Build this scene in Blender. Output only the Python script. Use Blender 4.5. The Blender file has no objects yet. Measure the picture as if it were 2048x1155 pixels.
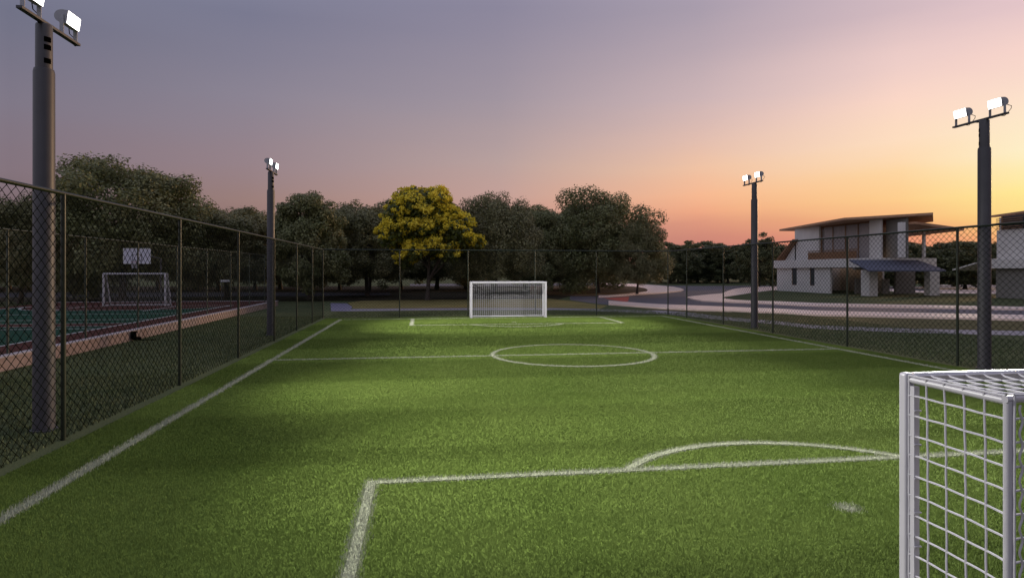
import bpy, math, random
import numpy as np
from mathutils import Vector, Matrix
random.seed(7)
rng = np.random.default_rng(7)
R_ = math.radians
scene = bpy.context.scene
col = scene.collection

# ------------------------------------------------------------------ camera numbers
F, HY, CH = 1232.0, 542.0, 2.83
A = math.atan(178 / F)
SA, CA = math.sin(A), math.cos(A)

def G(px, py, z=0.0):
    """ground point seen at a photo pixel"""
    d = (CH - z) * F / (py - HY)
    return W(px, d)

def W(px, d):
    r = (px - 1024) / F * d
    return (r * CA + d * SA, -r * SA + d * CA)

# ------------------------------------------------------------------ helpers
def tag(o, label=None, cat=None, group=None, kind=None):
    if label: o['label'] = label
    if cat: o['category'] = cat
    if group: o['group'] = group
    if kind: o['kind'] = kind
    return o

def empty(name, loc, label, cat, group=None, rz=0.0):
    o = bpy.data.objects.new(name, None)
    o.empty_display_size = 0.2
    o.location = loc
    o.rotation_euler = (0, 0, rz)
    col.objects.link(o)
    return tag(o, label, cat, group)

def children(o):
    return [c for c in bpy.data.objects if c.parent == o]

def copy_tree(o, parent=None):
    c = o.copy()
    col.objects.link(c)
    if parent is not None:
        c.parent = parent
    for ch in children(o):
        copy_tree(ch, c)
    return c

class MB:
    def __init__(self):
        self.v = []; self.f = []
    def add(self, vs, fs):
        n = len(self.v)
        self.v.extend([tuple(p) for p in vs])
        self.f.extend([tuple(i + n for i in q) for q in fs])
        return self
    def box(self, x0, x1, y0, y1, z0, z1):
        vs = [(x0,y0,z0),(x1,y0,z0),(x1,y1,z0),(x0,y1,z0),(x0,y0,z1),(x1,y0,z1),(x1,y1,z1),(x0,y1,z1)]
        return self.add(vs, [(0,3,2,1),(4,5,6,7),(0,1,5,4),(1,2,6,5),(2,3,7,6),(3,0,4,7)])
    def prism(self, poly, z0, z1):
        n = len(poly)
        a = sum(poly[i][0]*poly[(i+1)%n][1]-poly[(i+1)%n][0]*poly[i][1] for i in range(n))
        if a < 0: poly = poly[::-1]
        z0s = z0 if isinstance(z0, (list, tuple)) else [z0]*n
        z1s = z1 if isinstance(z1, (list, tuple)) else [z1]*n
        if a < 0:
            z0s, z1s = z0s[::-1], z1s[::-1]
        vs = [(p[0],p[1],z) for p,z in zip(poly,z0s)] + [(p[0],p[1],z) for p,z in zip(poly,z1s)]
        fs = [tuple(range(n-1,-1,-1)), tuple(range(n,2*n))]
        fs += [(i,(i+1)%n,n+(i+1)%n,n+i) for i in range(n)]
        return self.add(vs, fs)
    def sheet(self, poly, z):
        n = len(poly)
        a = sum(poly[i][0]*poly[(i+1)%n][1]-poly[(i+1)%n][0]*poly[i][1] for i in range(n))
        if a < 0: poly = poly[::-1]
        return self.add([(p[0],p[1],z) for p in poly], [tuple(range(n))])
    def tube(self, pts, r, n=8, cap=True, r1=None):
        pts = [Vector(p) for p in pts]
        m = len(pts)
        vs = []; fs = []
        up = None
        for i, p in enumerate(pts):
            t = (pts[min(i+1,m-1)] - pts[max(i-1,0)])
            if t.length < 1e-9: t = Vector((0,0,1))
            t.normalize()
            if up is None:
                up = Vector((0,0,1)) if abs(t.z) < 0.9 else Vector((1,0,0))
            a = t.cross(up)
            if a.length < 1e-6: a = t.cross(Vector((0,1,0)))
            a.normalize(); b = t.cross(a); b.normalize()
            if isinstance(r, (list,tuple)): rr = r[i]
            else: rr = r if r1 is None else r + (r1-r)*i/(m-1)
            for k in range(n):
                th = 2*math.pi*(k+0.5)/n
                vs.append(p + a*(rr*math.cos(th)) + b*(rr*math.sin(th)))
        for i in range(m-1):
            for k in range(n):
                k2 = (k+1) % n
                fs.append((i*n+k, i*n+k2, (i+1)*n+k2, (i+1)*n+k))
        if cap:
            fs.append(tuple(range(n-1,-1,-1))); fs.append(tuple(range((m-1)*n, m*n)))
        return self.add(vs, fs)
    def lathe(self, prof, c=(0,0), n=24):
        vs = []; fs = []
        for (r,z) in prof:
            for k in range(n):
                th = 2*math.pi*k/n
                vs.append((c[0]+r*math.cos(th), c[1]+r*math.sin(th), z))
        for i in range(len(prof)-1):
            for k in range(n):
                k2 = (k+1)%n
                fs.append((i*n+k, i*n+k2, (i+1)*n+k2, (i+1)*n+k))
        fs.append(tuple(range(n-1,-1,-1))); fs.append(tuple(range((len(prof)-1)*n, len(prof)*n)))
        return self.add(vs, fs)
    def build(self, name, m, parent=None, smooth=False, bevel=0.0, origin=None):
        off = Vector((0,0,0))
        if origin is not None: off = Vector(origin)
        me = bpy.data.meshes.new(name)
        me.from_pydata([(p[0]-off.x, p[1]-off.y, p[2]-off.z) for p in self.v], [], self.f)
        me.materials.append(m)
        if smooth:
            me.shade_smooth()
            me.set_sharp_from_angle(angle=R_(40))
        me.update()
        o = bpy.data.objects.new(name, me)
        col.objects.link(o)
        if parent is not None: o.parent = parent
        elif origin is not None: o.location = off
        if bevel > 0:
            b = o.modifiers.new('bevel', 'BEVEL'); b.width = bevel; b.segments = 3; b.limit_method = 'ANGLE'
        return o

def np_mesh(name, verts, nper, m, parent=None, loc=None):
    """many separate faces of nper vertices each"""
    n = len(verts)
    me = bpy.data.meshes.new(name)
    me.vertices.add(n)
    me.vertices.foreach_set('co', np.ascontiguousarray(verts, dtype=np.float32).ravel())
    nf = n // nper
    me.loops.add(n)
    me.loops.foreach_set('vertex_index', np.arange(n, dtype=np.int32))
    me.polygons.add(nf)
    me.polygons.foreach_set('loop_start', np.arange(0, n, nper, dtype=np.int32))
    me.update(calc_edges=True)
    me.validate()
    me.materials.append(m)
    o = bpy.data.objects.new(name, me)
    col.objects.link(o)
    if parent is not None: o.parent = parent
    if loc is not None: o.location = loc
    return o

# ------------------------------------------------------------------ materials
def srgb(r, g, b):
    def f(c):
        c /= 255.0
        return c/12.92 if c <= 0.04045 else ((c+0.055)/1.055)**2.4
    return (f(r), f(g), f(b), 1.0)

def new_mat(name):
    m = bpy.data.materials.new(name); m.use_nodes = True
    nt = m.node_tree
    return m, nt, nt.nodes['Principled BSDF']

def mat(name, c, rough=0.6, var=0.15, scale=8.0, metal=0.0, spec=0.5, bump=0.0, bscale=60.0, c2=None, coord='Object', island=0.0):
    m, nt, p = new_mat(name)
    N, L = nt.nodes, nt.links
    p.inputs['Roughness'].default_value = rough
    p.inputs['Metallic'].default_value = metal
    p.inputs['Specular IOR Level'].default_value = spec
    tc = N.new('ShaderNodeTexCoord')
    nz = N.new('ShaderNodeTexNoise'); nz.inputs['Scale'].default_value = scale
    nz.inputs['Detail'].default_value = 5; nz.inputs['Roughness'].default_value = 0.6
    L.new(tc.outputs[coord], nz.inputs['Vector'])
    mr = N.new('ShaderNodeMapRange'); mr.inputs['From Min'].default_value = 0.3; mr.inputs['From Max'].default_value = 0.7
    L.new(nz.outputs['Fac'], mr.inputs['Value'])
    mx = N.new('ShaderNodeMix'); mx.data_type = 'RGBA'
    if c2 is None:
        a = tuple(x*(1-var) for x in c[:3]) + (1,)
        b = tuple(min(1,x*(1+var)) for x in c[:3]) + (1,)
    else:
        a, b = tuple(c[:3])+(1,), tuple(c2[:3])+(1,)
    mx.inputs['A'].default_value = a; mx.inputs['B'].default_value = b
    L.new(mr.outputs['Result'], mx.inputs['Factor'])
    out = mx.outputs['Result']
    if island > 0:
        ge = N.new('ShaderNodeNewGeometry')
        m2 = N.new('ShaderNodeMapRange'); m2.inputs['To Min'].default_value = 1-island; m2.inputs['To Max'].default_value = 1+island
        L.new(ge.outputs['Random Per Island'], m2.inputs['Value'])
        vm = N.new('ShaderNodeVectorMath'); vm.operation = 'SCALE'
        L.new(out, vm.inputs[0]); L.new(m2.outputs['Result'], vm.inputs['Scale'])
        out = vm.outputs['Vector']
    L.new(out, p.inputs['Base Color'])
    if bump > 0:
        n2 = N.new('ShaderNodeTexNoise'); n2.inputs['Scale'].default_value = bscale; n2.inputs['Detail'].default_value = 4
        L.new(tc.outputs[coord], n2.inputs['Vector'])
        bp = N.new('ShaderNodeBump'); bp.inputs['Strength'].default_value = bump; bp.inputs['Distance'].default_value = 0.02
        L.new(n2.outputs['Fac'], bp.inputs['Height']); L.new(bp.outputs['Normal'], p.inputs['Normal'])
    return m

def emit(name, c, s):
    m, nt, p = new_mat(name)
    p.inputs['Base Color'].default_value = (0.8,0.8,0.8,1)
    p.inputs['Emission Color'].default_value = c
    p.inputs['Emission Strength'].default_value = s
    return m

def leaf_mat(name, c, c2, island=0.45, rough=0.5, trans=0.12, spec=0.35):
    m = mat(name, c, rough, scale=0.35, c2=c2, island=island, spec=spec)
    nt = m.node_tree; N, L = nt.nodes, nt.links
    p = N['Principled BSDF']; out = N['Material Output']
    src = p.inputs['Base Color'].links[0].from_socket
    t = N.new('ShaderNodeBsdfTranslucent'); L.new(src, t.inputs['Color'])
    ms = N.new('ShaderNodeMixShader'); ms.inputs['Fac'].default_value = trans
    L.new(p.outputs[0], ms.inputs[1]); L.new(t.outputs[0], ms.inputs[2]); L.new(ms.outputs[0], out.inputs['Surface'])
    return m

M = {}
M['lawn'] = mat('lawn', (0.058,0.074,0.036), 0.95, scale=0.35, c2=(0.090,0.098,0.046), spec=0.05, bump=0.6, bscale=25)
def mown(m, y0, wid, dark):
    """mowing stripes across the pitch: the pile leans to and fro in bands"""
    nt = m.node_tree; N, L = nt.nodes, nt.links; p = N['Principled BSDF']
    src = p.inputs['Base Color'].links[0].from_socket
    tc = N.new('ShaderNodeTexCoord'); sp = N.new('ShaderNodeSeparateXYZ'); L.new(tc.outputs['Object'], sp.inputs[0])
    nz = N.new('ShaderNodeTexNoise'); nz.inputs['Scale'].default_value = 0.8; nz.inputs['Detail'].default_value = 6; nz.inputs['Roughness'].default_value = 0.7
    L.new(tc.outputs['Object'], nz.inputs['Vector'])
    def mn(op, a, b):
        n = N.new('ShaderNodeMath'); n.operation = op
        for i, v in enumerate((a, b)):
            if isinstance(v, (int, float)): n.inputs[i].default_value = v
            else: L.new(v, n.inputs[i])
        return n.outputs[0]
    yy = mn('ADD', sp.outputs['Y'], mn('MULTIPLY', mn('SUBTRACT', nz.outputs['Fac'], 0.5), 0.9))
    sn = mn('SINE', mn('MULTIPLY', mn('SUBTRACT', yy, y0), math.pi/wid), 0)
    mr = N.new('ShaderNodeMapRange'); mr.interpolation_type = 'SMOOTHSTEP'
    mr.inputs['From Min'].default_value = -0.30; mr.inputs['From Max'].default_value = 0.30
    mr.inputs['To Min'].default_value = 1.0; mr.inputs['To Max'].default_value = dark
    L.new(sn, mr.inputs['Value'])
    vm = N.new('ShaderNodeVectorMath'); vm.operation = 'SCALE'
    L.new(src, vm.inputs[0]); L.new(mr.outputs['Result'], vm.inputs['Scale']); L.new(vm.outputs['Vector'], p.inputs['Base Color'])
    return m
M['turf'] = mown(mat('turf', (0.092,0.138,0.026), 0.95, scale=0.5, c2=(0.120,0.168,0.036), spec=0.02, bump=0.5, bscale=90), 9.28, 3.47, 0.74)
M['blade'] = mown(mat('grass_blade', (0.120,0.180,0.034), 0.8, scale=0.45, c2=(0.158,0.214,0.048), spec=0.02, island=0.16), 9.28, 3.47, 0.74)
def upright(m, k):
    """thin blades are lit like the sward they make up: their normals lean towards the sky"""
    nt = m.node_tree; N, L = nt.nodes, nt.links; p = N['Principled BSDF']
    ge = N.new('ShaderNodeNewGeometry')
    mx = N.new('ShaderNodeMix'); mx.data_type = 'VECTOR'; mx.inputs['Factor'].default_value = k
    L.new(ge.outputs['Normal'], mx.inputs['A']); mx.inputs['B'].default_value = (0, 0, 1)
    nn = N.new('ShaderNodeVectorMath'); nn.operation = 'NORMALIZE'
    L.new(mx.outputs['Result'], nn.inputs[0]); L.new(nn.outputs['Vector'], p.inputs['Normal'])
upright(M['blade'], 0.7)
M['lawnblade'] = mat('lawn_blade', (0.070,0.092,0.042), 0.8, scale=0.5, c2=(0.100,0.112,0.056), spec=0.1, island=0.4)
M['line'] = mat('marking_base', (0.24,0.26,0.165), 0.95, scale=3.0, c2=(0.29,0.305,0.21), spec=0.05)
M['lineblade'] = mat('marking_blade', (0.37,0.385,0.27), 0.8, scale=2.0, c2=(0.46,0.465,0.35), spec=0.05, island=0.2)
upright(M['lineblade'], 0.7)
M['asphalt'] = mat('asphalt', (0.050,0.045,0.058), 0.7, scale=0.8, c2=(0.075,0.067,0.084), bump=0.3, bscale=40, spec=0.5)
M['redroad'] = mat('red_road_paint', (0.33,0.045,0.03), 0.7, scale=2, var=0.2)
M['walk'] = mat('pavement', (0.80,0.60,0.51), 0.30, scale=0.9, c2=(0.86,0.67,0.58), bump=0.03, bscale=30)
M['path'] = mat('footpath', (0.16,0.15,0.175), 0.6, scale=0.9, c2=(0.20,0.185,0.215))
M['shadedasphalt'] = mat('shaded_asphalt', (0.030,0.028,0.030), 0.95, scale=0.8, c2=(0.042,0.038,0.040), spec=0.05)  # asphalt with the shade under the trees put into its colour
M['drygrass'] = mat('dry_grass', (0.15,0.125,0.045), 0.95, scale=0.5, c2=(0.21,0.175,0.07), spec=0.05, bump=0.6, bscale=25)
M['soil'] = mat('leaf_litter', (0.095,0.062,0.038), 0.95, scale=1.5, c2=(0.15,0.10,0.055), spec=0.05, bump=0.6, bscale=20)
M['hill'] = mat('hill', (0.07,0.065,0.075), 0.9, scale=0.02, c2=(0.10,0.09,0.10))
M['pole'] = mat('pole_steel', (0.046,0.043,0.050), 0.5, scale=3, var=0.12, metal=0.0, spec=0.5)
M['black'] = mat('black_slot', (0.003,0.003,0.003), 1.0, var=0.1, spec=0.0)
M['housing'] = mat('lamp_housing', (0.30,0.30,0.33), 0.35, scale=5, var=0.08)
M['lens'] = emit('lamp_lens', (1,0.985,0.95,1), 7.0)
M['fence'] = mat('fence_coating', (0.011,0.016,0.008), 0.4, scale=6, var=0.2, spec=0.35)
M['wire'] = mat('fence_wire', (0.004,0.006,0.0035), 0.9, scale=6, var=0.2, spec=0.04)
M['courtfence'] = mat('court_fence_paint', (0.022,0.032,0.020), 0.5, scale=6, var=0.2)
M['goal'] = mat('goal_paint', (0.40,0.385,0.41), 0.4, scale=4, var=0.05)
M['net'] = mat('net_cord', (0.42,0.405,0.43), 0.7, scale=20, var=0.06)
M['netfar'] = mat('net_cord_grey', (0.20,0.20,0.20), 0.7, scale=20, var=0.06)
M['green'] = mat('court_green', (0.006,0.042,0.025), 0.9, scale=1.5, var=0.15, spec=0.06)
M['red'] = mat('court_red', (0.062,0.020,0.016), 0.9, scale=1.5, var=0.15, spec=0.06)
M['white'] = mat('court_white_paint', (0.55,0.55,0.55), 0.6, var=0.1)
M['plinth'] = mat('court_wall_block', (0.23,0.168,0.150), 0.8, scale=4.0, var=0.18, bump=0.4, bscale=30)
M['coping'] = mat('court_wall_coping', (0.32,0.29,0.31), 0.7, scale=4.0, var=0.1)
M['wallw'] = mat('house_white_render', (0.60,0.575,0.54), 0.75, scale=0.8, var=0.06, bump=0.1, bscale=60)
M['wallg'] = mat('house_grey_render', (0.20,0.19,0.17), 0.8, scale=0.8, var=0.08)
M['wood'] = mat('roof_timber', (0.40,0.225,0.13), 0.7, scale=3, var=0.2)
M['wood2'] = mat('balcony_timber', (0.20,0.105,0.05), 0.6, scale=5, var=0.25)
M['slate'] = mat('canopy_slate', (0.085,0.09,0.125), 0.7, scale=2, var=0.1)
M['curtain'] = mat('curtain_cloth', (0.42,0.37,0.36), 0.85, scale=4, var=0.12)
M['bark'] = mat('bark', (0.055,0.042,0.034), 0.9, scale=3, var=0.3, bump=0.6, bscale=20)
M['leaf1'] = leaf_mat('leaf_dark_olive', (0.112,0.130,0.044), (0.240,0.238,0.112), trans=0.25, spec=0.3)
M['leaf2'] = leaf_mat('leaf_brown_green', (0.128,0.132,0.050), (0.255,0.238,0.120), trans=0.25, spec=0.3)
M['leaf3'] = leaf_mat('leaf_far', (0.085,0.100,0.038), (0.150,0.152,0.076), trans=0.3, spec=0.2)
M['leafy'] = leaf_mat('leaf_fresh_green', (0.050,0.072,0.010), (0.110,0.120,0.020), trans=0.25)
M['flower'] = leaf_mat('yellow_blossom', (0.72,0.58,0.04), (0.86,0.72,0.10), island=0.35, rough=0.8, trans=0.25, spec=0.1)
g, nt, p = new_mat('window_glass')
p.inputs['Base Color'].default_value = (0.05,0.055,0.06,1); p.inputs['Roughness'].default_value = 0.06
p.inputs['Specular IOR Level'].default_value = 0.7
M['glass'] = g
g, nt, p = new_mat('clear_glass')
p.inputs['Base Color'].default_value = (0.5,0.5,0.5,1); p.inputs['Roughness'].default_value = 0.03
t_ = nt.nodes.new('ShaderNodeBsdfTransparent'); x_ = nt.nodes.new('ShaderNodeMixShader'); x_.inputs['Fac'].default_value = 0.12
nt.links.new(t_.outputs[0], x_.inputs[1]); nt.links.new(p.outputs[0], x_.inputs[2]); nt.links.new(x_.outputs[0], nt.nodes['Material Output'].inputs['Surface'])
M['clear'] = g

# ------------------------------------------------------------------ sky
world = bpy.data.worlds.new('World'); scene.world = world; world.use_nodes = True
wt = world.node_tree; N, L = wt.nodes, wt.links
N.clear()
SUN_AZ = R_(55)            # from +Y towards +X
wo = N.new('ShaderNodeOutputWorld'); bg = N.new('ShaderNodeBackground'); L.new(bg.outputs[0], wo.inputs[0])
tc = N.new('ShaderNodeTexCoord'); sx = N.new('ShaderNodeSeparateXYZ'); L.new(tc.outputs['Generated'], sx.inputs[0])
def math_n(op, a, b=None, c=None):
    n = N.new('ShaderNodeMath'); n.operation = op
    for i, v in enumerate((a, b, c)):
        if v is None: continue
        if isinstance(v, (int, float)): n.inputs[i].default_value = v
        else: L.new(v, n.inputs[i])
    return n.outputs[0]
el = math_n('ARCSINE', sx.outputs['Z'])                     # radians
# thin streaks of high haze shift the bands a little
mp = N.new('ShaderNodeMapping'); mp.inputs['Scale'].default_value = (1.6, 1.6, 11); L.new(tc.outputs['Generated'], mp.inputs[0])
nz = N.new('ShaderNodeTexNoise'); nz.inputs['Scale'].default_value = 1.7; nz.inputs['Detail'].default_value = 4; L.new(mp.outputs[0], nz.inputs['Vector'])
el2 = math_n('ADD', el, math_n('MULTIPLY', math_n('SUBTRACT', nz.outputs['Fac'], 0.5), 0.035))
t_el = math_n('DIVIDE', el2, R_(45))
az = math_n('ARCTAN2', sx.outputs['X'], sx.outputs['Y'])
dz = math_n('SUBTRACT', az, SUN_AZ)
cosd = math_n('COSINE', dz)
delta = math_n('ARCCOSINE', cosd)
t_az = math_n('DIVIDE', delta, math.pi)
# columns read along the photograph: pixel x, then (pixel y, colour); the None column is made up for fill
COLS = [
 (2040, [(560,(228,145,110)),(470,(246,180,118)),(435,(253,212,130)),(390,(255,232,150)),(300,(254,238,198)),(200,(253,225,203)),(110,(246,212,203)),(10,(227,197,200))]),
 (1800, [(560,(215,130,108)),(480,(234,150,120)),(440,(248,182,126)),(400,(254,206,142)),(340,(254,216,165)),(280,(254,222,192)),(200,(251,215,199)),(120,(237,205,200)),(10,(211,186,192))]),
 (1400, [(560,(176,112,104)),(485,(204,134,119)),(450,(221,151,126)),(425,(240,170,134)),(390,(247,185,146)),(330,(240,195,165)),(280,(226,190,176)),(200,(204,180,182)),(20,(169,157,172))]),
 (1000, [(560,(140,98,95)),(450,(194,146,133)),(400,(196,160,151)),(330,(185,161,158)),(200,(161,149,160)),(20,(140,135,156))]),
 (500,  [(560,(108,84,84)),(450,(147,116,112)),(400,(155,127,122)),(330,(151,131,137)),(200,(139,132,147)),(20,(122,122,144))]),
 (20,   [(560,(90,75,77)),(420,(123,104,107)),(330,(132,116,125)),(200,(127,120,135)),(20,(113,114,134))]),
 (None, [(560,(186,172,178)),(420,(206,190,198)),(200,(210,203,214)),(20,(206,206,224))]),  # unseen sky behind the camera, brightened to add fill light
]
ZEN = (172, 178, 206)  # zenith out of view, also brightened for fill
prev = None
for i, (px, rows) in enumerate(COLS):
    ra = N.new('ShaderNodeValToRGB'); L.new(t_el, ra.inputs[0])
    cr = ra.color_ramp
    k = (px - 1024) / F if px is not None else 0.8
    pts = []
    for (py, c) in rows:
        e = math.atan((HY - py) / F / math.sqrt(1 + k*k))
        pts.append((max(0, min(1, e / R_(45))), srgb(*c)))
    pts.append((1.0, srgb(*ZEN)))
    cr.elements[0].position, cr.elements[0].color = pts[0]
    cr.elements[1].position, cr.elements[1].color = pts[-1]
    for q in pts[1:-1]:
        e = cr.elements.new(q[0]); e.color = q[1]
    cr.interpolation = 'LINEAR'
    d = abs(math.atan(k) + A - SUN_AZ) / math.pi if px is not None else 140/180
    if prev is None:
        prev = (ra.outputs[0], d)
    else:
        mr = N.new('ShaderNodeMapRange'); mr.interpolation_type = 'LINEAR'
        mr.inputs['From Min'].default_value = prev[1]; mr.inputs['From Max'].default_value = d
        L.new(t_az, mr.inputs['Value'])
        mx = N.new('ShaderNodeMix'); mx.data_type = 'RGBA'
        L.new(mr.outputs[0], mx.inputs['Factor']); L.new(prev[0], mx.inputs['A']); L.new(ra.outputs[0], mx.inputs['B'])
        prev = (mx.outputs['Result'], d)
L.new(prev[0], bg.inputs['Color']); bg.inputs['Strength'].default_value = 1.0

sun = bpy.data.lights.new('sun', 'SUN'); sun.energy = 1.6; sun.angle = R_(6); sun.color = (1.0, 0.62, 0.32)
so = bpy.data.objects.new('sun', sun); col.objects.link(so)
SEL = R_(8.5)
sd = Vector((math.sin(SUN_AZ)*math.cos(SEL), math.cos(SUN_AZ)*math.cos(SEL), math.sin(SEL)))
so.rotation_euler = sd.to_track_quat('Z', 'Y').to_euler()

# ------------------------------------------------------------------ camera
cam = bpy.data.cameras.new('camera'); co = bpy.data.objects.new('camera', cam); col.objects.link(co)
co.location = (0, 0, CH); co.rotation_euler = (R_(90), 0, -A)
cam.sensor_width = 36; cam.lens = 36 * F / 2048
cam.shift_y = -(577.5 - HY) / 2048
cam.clip_end = 5000; cam.clip_start = 0.05
scene.camera = co

# ------------------------------------------------------------------ ground
XL, XR, YN, YF = -5.75, 15.65, 2.7, 38.15
ring = [(1500*math.cos(t), 1500*math.sin(t)) for t in [2*math.pi*i/48 for i in range(48)]]
tag(MB().sheet(ring, 0.0).build('ground', M['lawn']), kind='structure')
tag(MB().sheet([(XL,YN),(XR,YN),(XR,YF),(XL,YF)], 0.004).build('football_pitch', M['turf']), kind='structure')
hm = MB()
for (a0, a1, dist, hh, s) in ((-75, 20, 900, 26, 1), (10, 100, 700, 27, 2)):
    n = 60; vs = []; fs = []
    for i in range(n+1):
        a = R_(a0 + (a1-a0)*i/n)
        u = i/n
        z = hh*(0.65+0.2*math.sin(u*7+s)+0.12*math.sin(u*17+s*2)+0.05*math.sin(u*41)) * min(1, 6*u, 6*(1-u))
        for (rr, zz) in ((dist-180, -1.0), (dist, z), (dist+260, -1.0)):
            vs.append((rr*math.sin(a), rr*math.cos(a), zz))
    for i in range(n):
        for k in range(2):
            fs.append((i*3+k, i*3+3+k, i*3+4+k, i*3+1+k))
    hm.add(vs, fs)
tag(hm.build('hills', M['hill'], smooth=True), kind='structure')

# ---- pitch markings : painted blades over a painted base
X0, X1, Y0, Y1, YM, CX = -4.75, 14.9, 3.42, 36.95, 20.45, 5.04
LW = 0.096
SEG = [((X0,Y0),(X0,Y1)),((X1,Y0),(X1,Y1)),((X0,Y0),(X1,Y0)),((X0,Y1),(X1,Y1)),((X0,YM),(X1,YM)),
       ((-0.68,Y0),(-0.68,8.42)),((10.8,Y0),(10.8,8.42)),((-0.68,8.42),(10.8,8.42)),
       ((-0.60,Y1),(-0.60,32.45)),((10.8,Y1),(10.8,32.45)),((-0.60,32.45),(10.8,32.45))]
ARC = [((CX,YM),2.72,-1e9,1e9),((CX,6.70),2.76,8.42,1e9),((CX,33.65),2.70,-1e9,32.45)]
SPOT = [((5.01,6.70),0.13),((5.01,33.65),0.13),((CX,YM),0.13)]
def line_dist(x, y):
    d = np.full(x.shape, 9.0)
    for (a, b) in SEG:
        if a[0] == b[0]:
            yy = np.clip(y, min(a[1],b[1]), max(a[1],b[1])); d = np.minimum(d, np.hypot(x-a[0], y-yy))
        else:
            xx = np.clip(x, min(a[0],b[0]), max(a[0],b[0])); d = np.minimum(d, np.hypot(x-xx, y-a[1]))
    for (c, r, lo, hi) in ARC:
        q = np.abs(np.hypot(x-c[0], y-c[1]) - r); q = np.where((y>lo)&(y<hi), q, 9.0); d = np.minimum(d, q)
    for (c, r) in SPOT:
        d = np.minimum(d, np.maximum(0, np.hypot(x-c[0], y-c[1])*0.72))
    return d
mk = MB()
SH = LW*0.6
for i, (a, b) in enumerate(SEG):
    z = 0.008 + 0.0008*i
    x0, x1 = min(a[0],b[0])-SH, max(a[0],b[0])+SH; y0, y1 = min(a[1],b[1])-SH, max(a[1],b[1])+SH
    mk.sheet([(x0,y0),(x1,y0),(x1,y1),(x0,y1)], z)
for j, (c, r, lo, hi) in enumerate(ARC):
    n = 96
    for i in range(n):
        t0, t1 = 2*math.pi*i/n, 2*math.pi*(i+1)/n
        if not (lo < c[1]+r*math.sin((t0+t1)/2) < hi): continue
        q = [(c[0]+rr*math.cos(t), c[1]+rr*math.sin(t)) for (rr,t) in ((r-SH,t0),(r+SH,t0),(r+SH,t1),(r-SH,t1))]
        mk.sheet(q, 0.018)
for (c, r) in SPOT:
    mk.sheet([(c[0]+0.07*math.cos(2*math.pi*i/20), c[1]+0.07*math.sin(2*math.pi*i/20)) for i in range(20)], 0.012)
tag(mk.build('pitch_markings', M['line']), kind='structure')

def blades(n, xa, xb, ya, yb, hgt, wid, lean=0.6):
    x = rng.uniform(xa, xb, n); y = rng.uniform(ya, yb, n)
    h = hgt*rng.uniform(0.6, 1.25, n); w = wid*rng.uniform(0.6, 1.3, n)
    th = rng.uniform(0, 2*np.pi, n); la = rng.uniform(0, lean, n)*h; lt = rng.uniform(0, 2*np.pi, n)
    v = np.zeros((n,3,3), np.float32)
    v[:,0,0] = x-np.cos(th)*w/2; v[:,0,1] = y-np.sin(th)*w/2
    v[:,1,0] = x+np.cos(th)*w/2; v[:,1,1] = y+np.sin(th)*w/2
    v[:,2,0] = x+np.cos(lt)*la; v[:,2,1] = y+np.sin(lt)*la; v[:,2,2] = h
    v[:,:2,2] = 0.003
    return v, x, y
parts = []
for (ya, yb, dens, hgt, wid) in ((YN,4.6,2500,0.032,0.009),(4.6,7,9000,0.032,0.0055),(7,10,6000,0.032,0.007),(10,14,3200,0.032,0.009),(14,20,1700,0.032,0.012),(20,28,800,0.032,0.018),(28,YF,500,0.032,0.024)):
    v, x, y = blades(int((XR-XL)*(yb-ya)*dens), XL, XR, ya, yb, hgt, wid)
    parts.append((v, x, y))
V = np.concatenate([q[0] for q in parts]); bx = np.concatenate([q[1] for q in parts]); by = np.concatenate([q[2] for q in parts])
ld = line_dist(bx, by) + rng.normal(0, 0.026, bx.shape)
ln = (ld < LW) & (rng.random(bx.shape) < 0.985)
tag(np_mesh('grass', V[~ln].reshape(-1,3), 3, M['blade']), kind='stuff')
VL = V[ln].copy(); VL[:,2,2] += 0.012
tag(np_mesh('painted_grass', VL.reshape(-1,3), 3, M['lineblade']), kind='stuff')
lv = []
for (xa, xb, ya, yb, dens) in ((-11.6,-6.0,7,18,420),(-11.6,-6.0,18,40,160),(15.95,24,12,40,120),(-5.9,16,38.4,44,140)):
    v, x, y = blades(int((xb-xa)*(yb-ya)*dens), xa, xb, ya, yb, 0.07, 0.03); lv.append(v)
tag(np_mesh('lawn_grass', np.concatenate(lv).reshape(-1,3), 3, M['lawnblade']), kind='stuff')

# ------------------------------------------------------------------ roads, pavements
def cr1(X, Y): return (1100 + X/4.452, 540 + Y/4.452)
def poly1(pts): return [G(*cr1(*q)) for q in pts]
def strip(up, lo, n=14):
    return up + lo[::-1]
def smooth_line(pts, n=6):
    P = [Vector((p[0],p[1],0)) for p in pts]; out = []
    for i in range(len(P)-1):
        p0, p1, p2, p3 = P[max(i-1,0)], P[i], P[i+1], P[min(i+2,len(P)-1)]
        for k in range(n):
            t = k/n
            q = 0.5*((2*p1)+(p2-p0)*t+(2*p0-5*p1+4*p2-p3)*t*t+(3*p1-p0-3*p2+p3)*t**3)
            out.append((q.x,q.y))
    out.append((P[-1].x,P[-1].y))
    return out
def ext(p, q, k):           # extend beyond q
    return (q[0]+(q[0]-p[0])*k, q[1]+(q[1]-p[1])*k)

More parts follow.
